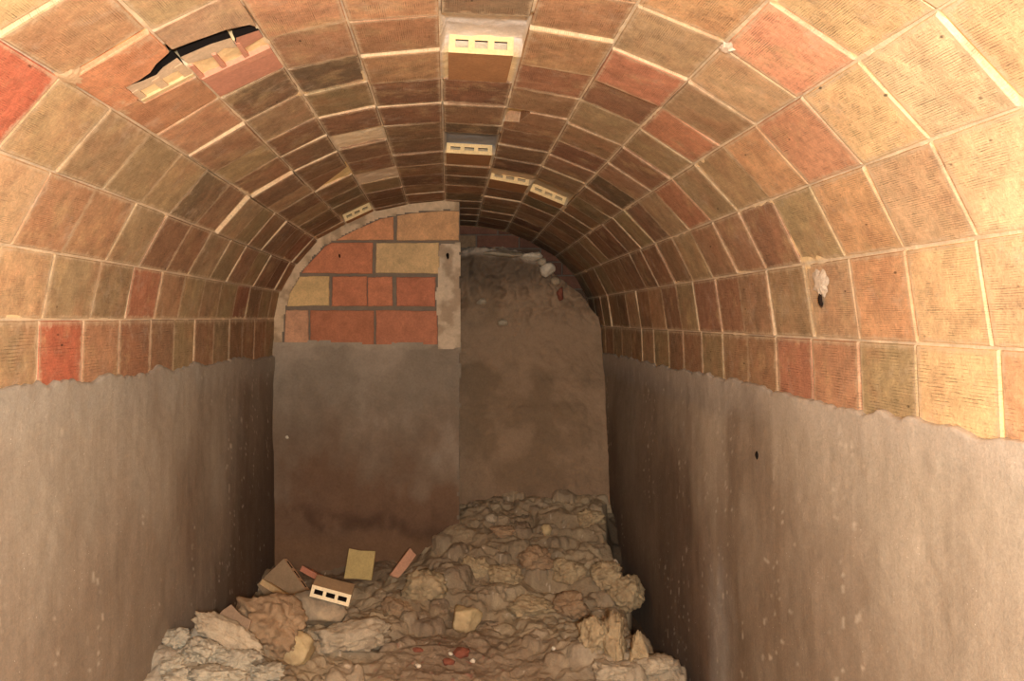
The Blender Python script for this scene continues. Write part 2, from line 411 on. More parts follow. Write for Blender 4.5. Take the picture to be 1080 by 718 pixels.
# bedding mortar seen in the joints
def build_mortar():
    ys = np.arange(-.72, 5.85, .012); sub = 18
    tot = []
    for row in range(NR):
        for j in range(sub): tot.append((row, j / sub))
    tot.append((NR - 1, 1.0))
    P = np.zeros((len(ys), len(tot), 3)); colr = np.zeros((len(ys), len(tot), 3))
    dr = np.array([drop(y) for y in ys])
    for c, (row, s) in enumerate(tot):
        a, b = PR[row], PR[row + 1]
        x = a[0] + (b[0] - a[0]) * s; ha = a[1] * (dr if a[1] > 0 else 1); hb = b[1] * (dr if b[1] > 0 else 1)
        h = ha + (hb - ha) * s + 0 * ys
        L = rowlen(row); nx, nh = -(b[1] - a[1]) / L, (b[0] - a[0]) / L
        if nx * x + nh * float(np.mean(h)) > 0: nx, nh = -nx, -nh
        arc = row * .2 + s * L
        edge = min(s, 1 - s) * L
        nz = vnoise(ys * 45, ys * 0 + arc * 45, seed=3); n2 = vnoise(ys * 14, ys * 0 + arc * 14, seed=9)
        d = -.0085 + .0022 * nz + (.0035 if edge < .012 else 0)
        if edge < .009: d = d + .0030 * np.clip(n2 * 1.8, 0, 1.1)
        col = np.tile(lin(242, 212, 160) if edge > .009 else lin(220, 198, 166), (len(ys), 1)) * (1 + .12 * n2)[:, None]
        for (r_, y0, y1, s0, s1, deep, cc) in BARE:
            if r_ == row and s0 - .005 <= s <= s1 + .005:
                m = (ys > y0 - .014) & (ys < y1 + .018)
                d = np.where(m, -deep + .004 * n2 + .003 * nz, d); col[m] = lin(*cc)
        P[:, c, 0] = x + nx * d; P[:, c, 1] = ys; P[:, c, 2] = h + nh * d + CZ; colr[:, c] = col
    return grid_mesh('mortar', P, colr)
mo = link(build_mortar(), 'mortar', M_MORTAR, ceiling)

def hollow_block(L, W, T, holes=3, wall=.009, skin=.009, mid=None):
    """clay block extruded along +Y (length L), width X, thickness Z, with rectangular cells right through"""
    hw = (W - wall * (holes + 1)) / holes
    xs = [-W / 2]; sol = []
    for i in range(holes):
        xs += [xs[-1] + wall]; sol.append(True); xs += [xs[-1] + hw]; sol.append(False)
    xs.append(W / 2); sol.append(True)
    zs = [-T / 2, -T / 2 + skin, T / 2 - skin, T / 2]
    S = [[(j != 1) or sol[i] for j in range(3)] for i in range(len(sol))]
    bm = bmesh.new()
    def q(pts): bm.faces.new([bm.verts.new(p) for p in pts])
    n = len(sol)
    for i in range(n):
        for j in range(3):
            if not S[i][j]: continue
            x0, x1, z0, z1 = xs[i], xs[i + 1], zs[j], zs[j + 1]
            q([(x0, 0, z0), (x1, 0, z0), (x1, 0, z1), (x0, 0, z1)]); q([(x0, L, z1), (x1, L, z1), (x1, L, z0), (x0, L, z0)])
            if i == 0 or not S[i - 1][j]: q([(x0, 0, z0), (x0, 0, z1), (x0, L, z1), (x0, L, z0)])
            if i == n - 1 or not S[i + 1][j]: q([(x1, 0, z1), (x1, 0, z0), (x1, L, z0), (x1, L, z1)])
            if j == 0 or not S[i][j - 1]: q([(x0, 0, z0), (x0, L, z0), (x1, L, z0), (x1, 0, z0)])
            if j == 2 or not S[i][j + 1]: q([(x0, 0, z1), (x1, 0, z1), (x1, L, z1), (x0, L, z1)])
    y = L * .55                                              # dark plate closing the cells, coloured for the shade inside
    q([(-W / 2 + .002, y, -T / 2 + .002), (W / 2 - .002, y, -T / 2 + .002), (W / 2 - .002, y, T / 2 - .002), (-W / 2 + .002, y, T / 2 - .002)])
    bmesh.ops.remove_doubles(bm, verts=bm.verts, dist=1e-5)
    bmesh.ops.recalc_face_normals(bm, faces=bm.faces)
    return bm

def clay_mesh(bm, name, body, endc=None):
    hx = max(v.co.x for v in bm.verts); hz = max(v.co.z for v in bm.verts)
    ymax = max(v.co.y for v in bm.verts)
    inner = lambda c: abs(c.x) < hx - 1e-4 and abs(c.z) < hz - 1e-4
    me = bpy.data.meshes.new(name); bm.to_mesh(me); bm.free()
    ca = me.color_attributes.new('col', 'FLOAT_COLOR', 'CORNER')
    a = srgb(*body); b = srgb(*(endc or body)); buf = []
    for p in me.polygons:
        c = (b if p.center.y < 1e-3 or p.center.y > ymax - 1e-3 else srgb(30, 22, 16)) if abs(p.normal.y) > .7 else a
        if abs(p.normal.y) < .5 and p.center.length_squared and inner and inner(p.center): c = srgb(46, 32, 22)  # cell walls painted dark to give the shade in the openings
        buf += list(c) * p.loop_total
    ca.data.foreach_set('color', np.array(buf, np.float32)); return me

for (row, k) in sorted(EXPOSED):
    y0, y1 = jj(row, k), jj(row, k + 1)
    W = rowlen(row) - .012; T = .042 if k > 10 else .05
    bm = hollow_block(y1 - y0 - .008, W * (.86 if (row, k) == (7, 9) else .95), T, 3, .017, .0145)
    me = clay_mesh(bm, 'hollow_tile', (172, 124, 80), (238, 206, 146))
    o = link(me, 'hollow_tile', M_CLAY, ceiling)
    c0 = Vector(vp(row, .5, y0 + .004, -T / 2 + .002)); e0 = Vector(vp(row, 0, y0, 0)); e1 = Vector(vp(row, 1, y0, 0))
    X = (e1 - e0).normalized(); Y = Vector((0, 1, 0)); Z = X.cross(Y)
    o.matrix_world = Matrix.Translation(c0) @ Matrix((X, Y, Z)).transposed().to_4x4()
    o['label'] = 'hollow clay tile with open cream end'

# ------------------------------------------------------------------ side walls of cement plaster
def build_side(sgn):
    ys = np.arange(-.8, 5.75, .014)
    zs = np.linspace(0, 1, 150)
    P = np.zeros((len(ys), len(zs) + 3, 3)); Cc = np.zeros((len(ys), len(zs) + 3, 3))
    Y, T = np.meshgrid(ys, zs, indexing='ij')
    if sgn < 0: top = np.interp(ys, [-1, 1.84, 4.64, 6], [-.150, -.163, -.213, -.22])
    else: top = np.interp(ys, [-1, 1.47, 2.25, 5.5, 6], [-.222, -.225, -.222, -.233, -.235])
    top = top + .012 * fbm(ys * 7, ys * 0, seed=21 + sgn, octaves=4) + .004 * vnoise(ys * 60, ys * 0, seed=4)
    H = -1.72 + (top[:, None] + 1.72) * T
    bulge = .010 * fbm(Y * 1.7, H * 1.7, seed=40 + sgn) + .0022 * fbm(Y * 22, H * 22, seed=50 + sgn, octaves=3)
    lip = .006 * sstep(.90, .985, T)
    X = (.994 - bulge * .6 - lip)
    n = fbm(Y * 2.2, H * 1.3, seed=60 + sgn, octaves=5); n2 = fbm(Y * 9, H * 1.5, seed=70 + sgn, octaves=4)
    light = lin(184, 169, 147); mid = lin(162, 144, 122); brown = lin(122, 99, 76); grey = lin(156, 148, 138); dark = lin(98, 80, 66); red = lin(110, 72, 52)
    if sgn > 0:
        col = mixc(light, mid, sstep(.05, .55, (top[:, None] - H) + .22 * n))
        st = sstep(.15, .75, (top[:, None] - H) * .7 + .45 * n - .0 + .20 * np.exp(-((Y - 3.0) / .9) ** 2) - .25)
        col = mixc(col, brown, .62 * st)
        rd = sstep(.25, .8, np.exp(-((Y - 3.35) / .35) ** 2) * sstep(.45, 1.1, -H) + .3 * n2)
        col = mixc(col, red, .28 * rd)
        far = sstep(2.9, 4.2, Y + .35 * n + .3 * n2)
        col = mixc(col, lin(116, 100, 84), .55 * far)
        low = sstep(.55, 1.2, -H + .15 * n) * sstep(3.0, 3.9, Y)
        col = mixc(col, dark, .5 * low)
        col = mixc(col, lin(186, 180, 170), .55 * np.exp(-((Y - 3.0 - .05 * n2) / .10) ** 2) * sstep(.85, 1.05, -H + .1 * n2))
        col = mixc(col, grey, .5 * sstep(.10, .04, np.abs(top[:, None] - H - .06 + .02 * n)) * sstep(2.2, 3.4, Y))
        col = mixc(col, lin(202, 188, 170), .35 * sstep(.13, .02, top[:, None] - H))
    else:
        col = mixc(lin(168, 156, 137), lin(150, 133, 113), sstep(.1, .5, (top[:, None] - H) + .2 * n))
        st = sstep(-.1, .9, .9 * n + .6 * (-H - .4))
        col = mixc(col, lin(132, 104, 82), .45 * st)
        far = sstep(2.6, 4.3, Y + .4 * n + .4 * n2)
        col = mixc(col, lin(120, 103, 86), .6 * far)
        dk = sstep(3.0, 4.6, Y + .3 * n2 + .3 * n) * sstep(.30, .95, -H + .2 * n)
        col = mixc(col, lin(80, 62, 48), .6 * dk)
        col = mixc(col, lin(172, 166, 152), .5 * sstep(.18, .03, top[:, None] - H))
    chips = sstep(.80, 1.0, fbm(Y * 60, H * 45, seed=90 + sgn, octaves=3)) * sstep(.1, .6, n2)
    col = mixc(col, lin(226, 212, 188), .5 * chips)
    P[:, 3:, 0] = (X * sgn)[:, ::-1]; P[:, 3:, 1] = Y[:, ::-1]; P[:, 3:, 2] = (H + CZ)[:, ::-1]; Cc[:, 3:] = col[:, ::-1]
    for j, (dx, dz) in enumerate(((.060, .002), (.012, .0035), (.004, .0025))):
        P[:, j, 0] = sgn * (X[:, -1] + dx); P[:, j, 1] = ys; P[:, j, 2] = H[:, -1] + CZ + dz; Cc[:, j] = col[:, -1]
    return grid_mesh('plaster', P, Cc)
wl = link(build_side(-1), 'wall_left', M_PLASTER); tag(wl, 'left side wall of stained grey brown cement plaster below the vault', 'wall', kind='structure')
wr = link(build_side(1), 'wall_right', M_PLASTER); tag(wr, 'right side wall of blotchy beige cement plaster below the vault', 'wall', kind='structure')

# ------------------------------------------------------------------ brick partition closing the left half
YB = 4.72; KB = YB / F
def bp(px, py): return ((px - VX) * KB, (VY - py) * KB)
def arch_poly(y, inset=0.0):
    pts = [(prof(i, y)) for i in range(len(PR))]
    out = []
    for x, h in pts:
        L = math.hypot(x, h + .1); out.append((x * (1 - inset / L), (h + .1) * (1 - inset / L) - .1))
    return out
def clip(poly, clipper):
    """Sutherland-Hodgman; clipper counter-clockwise"""
    out = poly
    n = len(clipper)
    for i in range(n):
        a, b = clipper[i], clipper[(i + 1) % n]; inp = out; out = []
        if not inp: break
        side = lambda p: (b[0] - a[0]) * (p[1] - a[1]) - (b[1] - a[1]) * (p[0] - a[0])
        for j in range(len(inp)):
            p, q = inp[j], inp[(j + 1) % len(inp)]; sp, sq = side(p), side(q)
            if sp >= 0: out.append(p)
            if (sp >= 0) != (sq >= 0):
                t = sp / (sp - sq); out.append((p[0] + (q[0] - p[0]) * t, p[1] + (q[1] - p[1]) * t))
    return out
def prism(mb, poly, y0, y1, col, bev=.0025):
    cx = sum(p[0] for p in poly) / len(poly); cz = sum(p[1] for p in poly) / len(poly)
    c = srgb(*col)
    fr = []
    for x, z in poly:
        L = math.hypot(x - cx, z - cz) or 1; fr.append((x - (x - cx) / L * bev, y0, z - (z - cz) / L * bev + CZ))
    ed = [(x, y0 + bev, z + CZ) for x, z in poly]; bk = [(x, y1, z + CZ) for x, z in poly]
    mb.poly(fr, c); n = len(poly)
    for i in range(n):
        j = (i + 1) % n; mb.poly([fr[i], ed[i], ed[j], fr[j]], c); mb.poly([ed[i], bk[i], bk[j], ed[j]], c)
    mb.poly(bk[::-1], c)
ar = arch_poly(YB, -.015)
body = clip([(-1.02, -1.7), (.062, -1.7), (.066, 1.0), (-1.02, 1.0)], [(1.02, -1.7)] + ar + [(-1.02, -1.7)])
mb = MB(); prism(mb, body, YB + .012, YB + .14, (132, 116, 98))
part = link(mb.mesh('partition'), 'wall_partition', M_RENDER)
tag(part, 'brick partition closing the left half of the tunnel, its lower part rendered grey', 'wall', kind='structure')
ai = [(1.02, -1.7)] + arch_poly(YB, .055) + [(-1.02, -1.7)]
BR = [((330, 222, 415, 253), (214, 142, 88)), ((419, 222, 484, 253), (214, 160, 104)),
      ((318, 256, 393, 288), (200, 120, 74)), ((397, 256, 463, 288), (214, 176, 118)),
      ((280, 292, 347, 323), (216, 178, 114)), ((350, 292, 387, 323), (198, 118, 74)), ((388.4, 292, 414, 323), (202, 122, 78)), ((418, 292, 459, 323), (194, 114, 74)),
      ((270, 327, 325, 366), (206, 150, 108)), ((327.5, 327, 394, 366), (182, 110, 70)), ((396.5, 327, 461, 366), (186, 114, 76))]
bmb = MB()
for (x0, y0, x1, y1), c in BR:
    a = bp(x0, y1); b = bp(x1, y0); j = lambda: random.uniform(-.004, .004)
    q = [(a[0] + j(), a[1] + j()), (b[0] + j(), a[1] + j()), (b[0] + j(), b[1] + j()), (a[0] + j(), b[1] + j())]
    # light lattice so that the edge of a brick is not ruler straight
    qq = []
    for i in range(4):
        p, r2 = q[i], q[(i + 1) % 4]
        for t in range(8):
            f = t / 8; qq.append((p[0] + (r2[0] - p[0]) * f + (random.uniform(-.002, .002) if t else 0), p[1] + (r2[1] - p[1]) * f + (random.uniform(-.002, .002) if t else 0)))
    q = clip(qq, ai)
    if len(q) > 2: prism(bmb, q, YB, YB + .05, c, .004)
link(bmb.mesh('brickwork'), 'brickwork', M_BRICK, part)['label'] = 'courses of red, orange and yellow bricks'

# pale mortar fillet between brickwork and vault, and the plastered free edge
def sheet(name, outline, yfun, colfun, mat, parent, step=.012, amp=.004, seed=0):
    xs = [p[0] for p in outline]; zs = [p[1] for p in outline]
    X, H = np.meshgrid(np.arange(min(xs), max(xs) + step, step), np.arange(min(zs), max(zs) + step, step), indexing='ij')
    nz = fbm(X * 16, H * 16, seed=seed)
    P = np.stack([X, yfun(X, H) + amp * nz, H + CZ], -1)
    # point in polygon
    cx = (X[:-1, :-1] + X[1:, 1:]) / 2; ch = (H[:-1, :-1] + H[1:, 1:]) / 2
    wob = .008 * vnoise(cx * 22, ch * 22, seed=seed + 7)
    ins = np.zeros(cx.shape, bool); n = len(outline)
    for i in range(n):
        a, b = outline[i], outline[(i + 1) % n]
        if a[1] == b[1]: continue
        cond = ((a[1] > ch) != (b[1] > ch)) & (cx + wob < (b[0] - a[0]) * (ch - a[1]) / (b[1] - a[1]) + a[0])
        ins ^= cond
    return link(grid_mesh(name, P, colfun(X, H, nz), ins), name, mat, parent)
arO = [p for p in arch_poly(YB, -.03) if p[0] <= .2 and p[1] > -.2] + [(-1.03, -.15)]; arI = [p for p in arch_poly(YB, .050) if p[0] <= .2 and p[1] > -.2] + [(-.945, -.15)]
def lerp_x(pts, x):
    for i in range(len(pts) - 1):
        (x0, h0), (x1, h1) = pts[i], pts[i + 1]
        if (x0 - x) * (x1 - x) <= 0: return (x, h0 + (h1 - h0) * (x - x0) / (x1 - x0))
fo = [lerp_x(arO, .064)] + [p for p in arO if p[0] < .06]; fi = [lerp_x(arI, .064)] + [p for p in arI if p[0] < .06]
sheet('mortar_fillet', fo + fi[::-1], lambda X, H: YB + .0 * X, lambda X, H, n: mixc(lin(214, 186, 150), lin(176, 150, 118), sstep(-.2, .6, n)), M_RENDER, part, .01, .005, 5)
ed = [bp(485.5, 256), bp(464, 258), bp(462, 290), bp(459, 315), bp(462, 340), bp(462, 368), bp(485.5, 368)]
sheet('plastered_edge', ed, lambda X, H: YB - .010 + .0 * X, lambda X, H, n: mixc(lin(210, 188, 158), lin(176, 152, 124), sstep(-.3, .6, n)), M_RENDER, part, .008, .004, 8)
def rcol(X, H, n):
    n1 = fbm(X * 3, H * 2.4, seed=33, octaves=5); n2 = fbm(X * 14, H * 6, seed=34)
    c = mixc(lin(164, 148, 128), lin(140, 126, 108), sstep(-.3, .5, n1))
    c = mixc(c, lin(124, 102, 82), .8 * sstep(.40, .85, -H + .16 * n1 + .08 * n2))
    c = mixc(c, lin(116, 86, 64), .7 * sstep(.80, 1.08, -H + .16 * n1 + .08 * n2))
    c = mixc(c, lin(74, 52, 40), .6 * np.exp(-((H + 1.12 + .10 * n1) / .05) ** 2) * sstep(-.5, .5, n1 + .9 * n2))
    c = mixc(c, lin(128, 98, 72), .6 * sstep(1.2, 1.3, -H))
    c = mixc(c, lin(172, 158, 136), .5 * sstep(.02, .0, -H - .16 + .02 * n2) )
    return c
rn = [(-1.02, -1.7), (.055, -1.7), (.058, -.9), (.066, -.14), bp(462, 363), bp(430, 361), bp(395, 363), bp(340, 359), bp(300, 361), (-1.02, -.13)]
sheet('cement_render', rn, lambda X, H: YB - .012 + .01 * sstep(-.20, -.12, H), rcol, M_RENDER, part, .012, .004, 12)['label'] = 'grey cement render with a reddish brown damp stain low down'

# ------------------------------------------------------------------ end wall glimpsed above the earth
mb = MB(); ab = [(1.02, -1.7)] + arch_poly(5.78, -.02) + [(-1.02, -1.7)]
prism(mb, ab, 5.80, 5.9, (120, 104, 88))
back = link(mb.mesh('back'), 'wall_back', M_BRICK); tag(back, 'dark brick end wall glimpsed above the earth fill', 'wall', kind='structure')
mb = MB(); z = -1.6; row = 0
while z < .75:
    x = -1.0 - (row % 2) * .15
    while x < 1.0:
        q = clip([(x, z), (x + .29, z), (x + .29, z + .085), (x, z + .085)], ab)
        if len(q) > 2: prism(mb, q, 5.785, 5.85, random.choice([(128, 84, 62), (150, 118, 84), (112, 74, 56), (100, 78, 60)]))
        x += .30
    z += .095; row += 1
link(mb.mesh('brickwork'), 'brickwork', M_BRICK, back)

# ------------------------------------------------------------------ earth fill closing the right half
def build_bank():
    us = np.arange(-.25, 1.04, .010)
    topc = np.interp(us, [-.3, .06, .10, .25, .38, .50, .62, .74, .82, .90, 1.05], [.44, .43, .44, .455, .445, .42, .385, .33, .26, .18, .0])
    topc = topc + .02 * fbm(us * 9, us * 0, seed=3)
    nf, nb = 190, 50
    P = np.zeros((len(us), nf + nb, 3))
    t = np.linspace(0, 1, nf)
    Hf = -1.35 + (topc[:, None] + 1.35) * t[None, :]
    Yf = 5.16 + .20 * sstep(-1.25, .1, Hf) - .06 * sstep(-.95, -1.3, Hf) + 0 * Hf
    tb = (np.arange(nb) + 1) / nb
    Hb = topc[:, None] - .03 * tb ** 2 + .04 * np.sin(tb * 3.1)
    Yb = Yf[:, -1:] + .05 + .42 * tb
    H = np.concatenate([Hf, Hb], 1); Y = np.concatenate([Yf, Yb + 0 * Hb], 1)
    U = np.repeat(us[:, None], nf + nb, 1)
    lim = np.interp(H, [-.4, -.06, .13, .30, .44, .53, .60], [.998, .985, .955, .865, .735, .57, .40]) + .01
    U = np.where(U > .3, .3 + (U - .3) * (np.maximum(lim, .32) - .3) / .74, U)
    rough = sstep(-.10, .15, H)
    n = fbm(U * 5, H * 5, Y * 5, seed=61, octaves=5); nn = np.abs(fbm(U * 12, H * 12, Y * 12, seed=66, octaves=4))
    Y2 = Y - .022 * n * (1 + rough) - .05 * nn * rough - .012 * nn - .06 * sstep(.25, .9, U) * sstep(0, -1, H)
    H2 = H + .012 * n * rough
    P[..., 0] = U; P[..., 1] = Y2; P[..., 2] = H2 + CZ
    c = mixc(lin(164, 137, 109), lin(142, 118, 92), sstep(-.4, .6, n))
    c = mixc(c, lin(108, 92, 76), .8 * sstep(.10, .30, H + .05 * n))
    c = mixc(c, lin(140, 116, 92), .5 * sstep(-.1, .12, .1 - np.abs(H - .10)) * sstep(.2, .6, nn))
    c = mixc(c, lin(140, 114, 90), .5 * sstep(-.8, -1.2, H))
    # mortar droppings lying along the top
    pale = sstep(-.045, -.01, H - topc[:, None] + .02 * n + .010) * sstep(.05, .12, U) * sstep(.62, .50, U)
    c = mixc(c, lin(190, 172, 150), .8 * pale)
    return grid_mesh('bank', P, c)
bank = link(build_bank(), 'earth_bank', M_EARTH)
tag(bank, 'steep bank of compacted dark brown earth filling the tunnel end beside the brick partition', 'earth')

# ------------------------------------------------------------------ floor and heap of rubble
fl = MB(); fl.poly([(-1.1, -.8, 0), (1.1, -.8, 0), (1.1, 5.9, 0), (-1.1, 5.9, 0)], srgb(96, 76, 58))
flo = link(fl.mesh('floor'), 'floor', M_EARTH); tag(flo, 'earth floor under the rubble', 'floor', kind='structure')

def gbase(x, y):
    h = -1.395 + 0 * x
    # bank rising to the earth fill on the right
    h = h + .24 * sstep(4.0, 5.0, y) * sstep(-.30, .10, x)
    h = h + .05 * sstep(3.6, 4.2, y) * sstep(-.1, .4, x)
    h = h + .26 * np.exp(-((x + .90) / .30) ** 2 - ((y - 2.85) / .42) ** 2)         # spill by the left wall
    h = h + .10 * np.exp(-((x + .62) / .30) ** 2 - ((y - 3.55) / .28) ** 2)
    h = h + .06 * np.exp(-((x - .62) / .22) ** 2 - ((y - 3.35) / .30) ** 2)
    h = h + .05 * np.exp(-((x + .05) / .25) ** 2 - ((y - 4.3) / .40) ** 2)
    e = .90 + .03 * vnoise(y * 5, y * 0, seed=14) - .05 * np.exp(-((y - 3.75) / .30) ** 2)
    tr = sstep(e - .02, e + .05, x) * sstep(3.12, 3.30, y + .04 * vnoise(x * 20, y * 20))
    h = h - .36 * tr * sstep(5.2, 4.4, y)
    return h
def build_heap():
    xs = np.arange(-1.0, 1.001, .0065)
    ys = np.concatenate([np.arange(-.8, 2.3, .05), np.arange(2.3, 5.32, .0065)])
    X, Y = np.meshgrid(xs, ys, indexing='ij')
    base = gbase(X, Y)
    fl_ = 1 - .7 * np.exp(-((X - .02) / .36) ** 2 - ((Y - 3.3) / .32) ** 2)
    H = base + fl_ * .034 * fbm(X * 4, Y * 4, seed=2, octaves=3) - fl_ * .046 * np.abs(fbm(X * 6 + .6 * vnoise(X * 9, Y * 9), Y * 6, seed=6, octaves=3)) + .006 * fbm(X * 22, Y * 22, seed=8, octaves=3)
    tone = np.zeros_like(H); r = np.random.default_rng(7)
    n_cl = 520
    for i in range(n_cl):
        x = r.uniform(-1, .93); y = r.uniform(2.4, 5.2)
        flat = math.exp(-((x - .05) / .38) ** 2 - ((y - 3.35) / .33) ** 2)
        if r.random() < flat * .97: continue
        if x < -.1 and y > 3.9 and r.random() < .8: continue
        rad = .012 + .062 * r.random() ** 2.4
        if x > -.1 and y > 3.6 and r.random() < .25: rad *= 1.5
        a, b = rad * r.uniform(.8, 1.3), rad * r.uniform(.7, 1.2); th = r.uniform(0, 3.14)
        i0, i1 = np.searchsorted(xs, [x - rad * 1.6, x + rad * 1.6]); j0, j1 = np.searchsorted(ys, [y - rad * 1.6, y + rad * 1.6])
        if i1 - i0 < 2 or j1 - j0 < 2: continue
        dx = X[i0:i1, j0:j1] - x; dy = Y[i0:i1, j0:j1] - y
        u = (dx * math.cos(th) + dy * math.sin(th)) / a; v = (-dx * math.sin(th) + dy * math.cos(th)) / b
        w = fbm(X[i0:i1, j0:j1] / rad * 1.3, Y[i0:i1, j0:j1] / rad * 1.3, seed=i, octaves=3) * .55
        q = 1 - np.abs(u) ** 2.4 - np.abs(v) ** 2.4 + w
        top = float(np.median(H[i0:i1, j0:j1])) + rad * r.uniform(.1, .55) - rad * .35
        cap = top + rad * .55 * np.sqrt(np.clip(q, 0, 1)) * (1 + .2 * w)
        m = (q > 0) & (cap > H[i0:i1, j0:j1])
        H[i0:i1, j0:j1] = np.where(m, cap, H[i0:i1, j0:j1])
        tone[i0:i1, j0:j1] = np.where(m, r.uniform(-1, 1), tone[i0:i1, j0:j1])
    H = H + .0035 * fbm(X * 45, Y * 45, seed=18, octaves=3)
    n = fbm(X * 3, Y * 3, seed=22); n2 = fbm(X * 30, Y * 30, seed=23)
    c = mixc(lin(180, 158, 122), lin(156, 134, 102), sstep(-.5, .5, n + .4 * n2))
    c = mixc(c, lin(186, 164, 134), .45 * sstep(.15, .9, tone)); c = mixc(c, lin(138, 116, 94), .45 * sstep(-.2, -.9, tone))
    c = mixc(c, lin(184, 166, 138), .6 * sstep(.3, .6, X) * sstep(3.6, 3.3, Y))
    gl = np.exp(-((X + .85) / .34) ** 2 - ((Y - 2.75) / .42) ** 2)
    c = mixc(c, lin(180, 168, 146), .85 * sstep(.3, .7, gl + .1 * n2))
    c = mixc(c, lin(140, 110, 88), .6 * np.exp(-((X + .0) / .40) ** 2 - ((Y - 3.3) / .35) ** 2))
    c = mixc(c, lin(52, 38, 28), .85 * sstep(.03, .12, gbase(X * 0 + .5, Y) - base) * sstep(.85, .9, X))  # shade of the right-hand trench painted into the heap colour
    c = mixc(c, lin(112, 86, 64), .6 * sstep(-.2, -.4, X) * sstep(4.2, 4.6, Y))
    red = sstep(.74, .80, vnoise(X * 55, Y * 55, seed=29)) * sstep(.25, .5, np.exp(-((X + .05) / .3) ** 2 - ((Y - 3.25) / .3) ** 2) + .1 * n)
    c = mixc(c, lin(160, 96, 70), .7 * red)
    wh = sstep(.86, .9, vnoise(X * 70, Y * 70, seed=31)); c = mixc(c, lin(214, 196, 168), .7 * wh)
    P = np.stack([X, Y, H + CZ], -1)
    return grid_mesh('heap', P, c), xs, ys, H
hm, HX, HY, HH = build_heap()
heap = link(hm, 'rubble', M_RUBBLE)
tag(heap, 'lumpy heap of earth, mortar lumps and dust covering the tunnel floor', 'rubble', kind='stuff')
def gh(x, y):
    i = int(np.clip(np.searchsorted(HX, x), 0, len(HX) - 1)); j = int(np.clip(np.searchsorted(HY, y), 0, len(HY) - 1))
    return float(HH[i, j])
def ground(px, py):
    """where a sight line from the photograph's viewpoint meets the heap"""
    y = 2.3
    while y < 5.3:
        x = (px - VX) / F * y; h = (VY - py) / F * y
        if h <= gh(x, y): return x, y, gh(x, y)
        y += .008
    return (px - VX) / F * 5.0, 5.0, -1.2

# ------------------------------------------------------------------ loose pieces on the heap
def rock_mesh(seed, size, rough=.25, facets=6, sub=4, flat=.0):
    bm = bmesh.new(); bmesh.ops.create_icosphere(bm, subdivisions=sub, radius=1.0)
    r = random.Random(seed); off = Vector((r.uniform(0, 50), r.uniform(0, 50), r.uniform(0, 50)))
    planes = []
    for _ in range(facets):
        n = Vector((r.gauss(0, 1), r.gauss(0, 1), r.gauss(0, 1))).normalized(); planes.append((n, r.uniform(.55, .86)))
    for v in bm.verts:
        p = v.co.normalized(); d = 1.0
        for n, k in planes:
            q = p.dot(n)
            if q > 1e-3: d = min(d, k / q)
        d *= 1 + rough * .5 * noise.fractal(p * 1.6 + off, 1.0, 2.0, 4) + rough * .22 * noise.fractal(p * 6 + off, 1.0, 2.0, 3) + .055 * noise.fractal(p * 15 + off, 1.0, 2.0, 3)
        v.co = Vector((p.x * d * size[0], p.y * d * size[1], p.z * d * size[2]))
    me = bpy.data.meshes.new('stone'); bm.to_mesh(me); bm.free()
    me.polygons.foreach_set('use_smooth', [True] * len(me.polygons)); return me

R_GREY = mat_rock('grey_stone', (150, 134, 112), (186, 164, 134), (166, 160, 150), 7)
R_CLOD = mat_rock('brown_clod', (156, 128, 98), (174, 146, 114), (138, 112, 86), 16)
R_PALE = mat_rock('pale_mortar_lump', (172, 155, 130), (196, 178, 150), (150, 133, 110), 18)
R_YEL = mat_rock('yellow_stone', (190, 166, 122), (208, 184, 140), (178, 150, 112), 6, .006, .5)
R_PLST = mat_rock('grey_plaster_lump', (166, 156, 136), (190, 178, 154), (144, 130, 110), 16)
R_RED = mat_rock('red_brick_crumb', (150, 92, 72), (136, 80, 62), (176, 128, 104), 9, .005)
R_WHITE = mat_rock('white_chip', (228, 214, 190), (212, 196, 170), None, 9, .004)
R_HEAP = mat_rock('heap_clod', (168, 146, 112), (188, 166, 130), (150, 128, 98), 12)

def rock(name, px, py, w, h, mat, label, cat='stone', seed=0, depth=1.0, rough=.25, facets=6, rot=(0, 0, 0), sink=.25, group=None, sub=4, y=None):
    """w,h: size in photograph pixels; it is set down on the heap where the sight line to its foot meets it"""
    gx, gy, ghh = ground(px, py + h * .30)
    if y: gy = y; gx = (px - VX) / F * y; ghh = gh(gx, gy)
    sw = w / F * gy / 2; sh = h / F * gy / 2
    me = rock_mesh(seed, (sw, (sw + sh) / 2 * depth, sh), rough, facets, sub)
    me.materials.append(mat)
    o = bpy.data.objects.new(name, me); C.objects.link(o)
    o.location = (gx, gy + sw * .3, ghh + sh * (1 - sink * 1.2) + CZ); o.rotation_euler = [math.radians(a) for a in rot]
    return tag(o, label, cat, group)

grey = rock('mortar_lump', 333, 648, 66, 38, R_GREY, 'rounded grey beige stone lying under the small hollow brick end', seed=3, rough=.18, facets=4, rot=(0, 10, 10))
YS = grey.location.y - .09
rock('earth_clod', 290, 668, 78, 56, R_CLOD, 'large rough brown clod left of the rounded grey stone', 'clod', seed=5, rough=.62, facets=5, sub=5, rot=(0, 14, 0))
rock('mortar_lump', 312, 688, 42, 34, R_YEL, 'yellowish stone against the foot of the large brown clod', seed=8, rough=.25, facets=6)
rock('mortar_lump', 365, 681, 88, 38, R_PALE, 'long pale rough mortar lump in front of the rounded grey stone', 'lump', seed=12, rough=.6, facets=5, sub=5, rot=(0, -6, 4))
rock('mortar_slab', 236, 675, 86, 26, R_PALE, 'pale sandy slab tilting down from the left wall', 'slab', seed=17, rough=.42, facets=5, sub=5, rot=(0, 30, 0), depth=.7)
rock('mortar_lump', 491, 656, 38, 32, R_YEL, 'pale yellow angular stone alone in the middle of the heap', seed=23, rough=.12, facets=9, rot=(0, 0, 20))
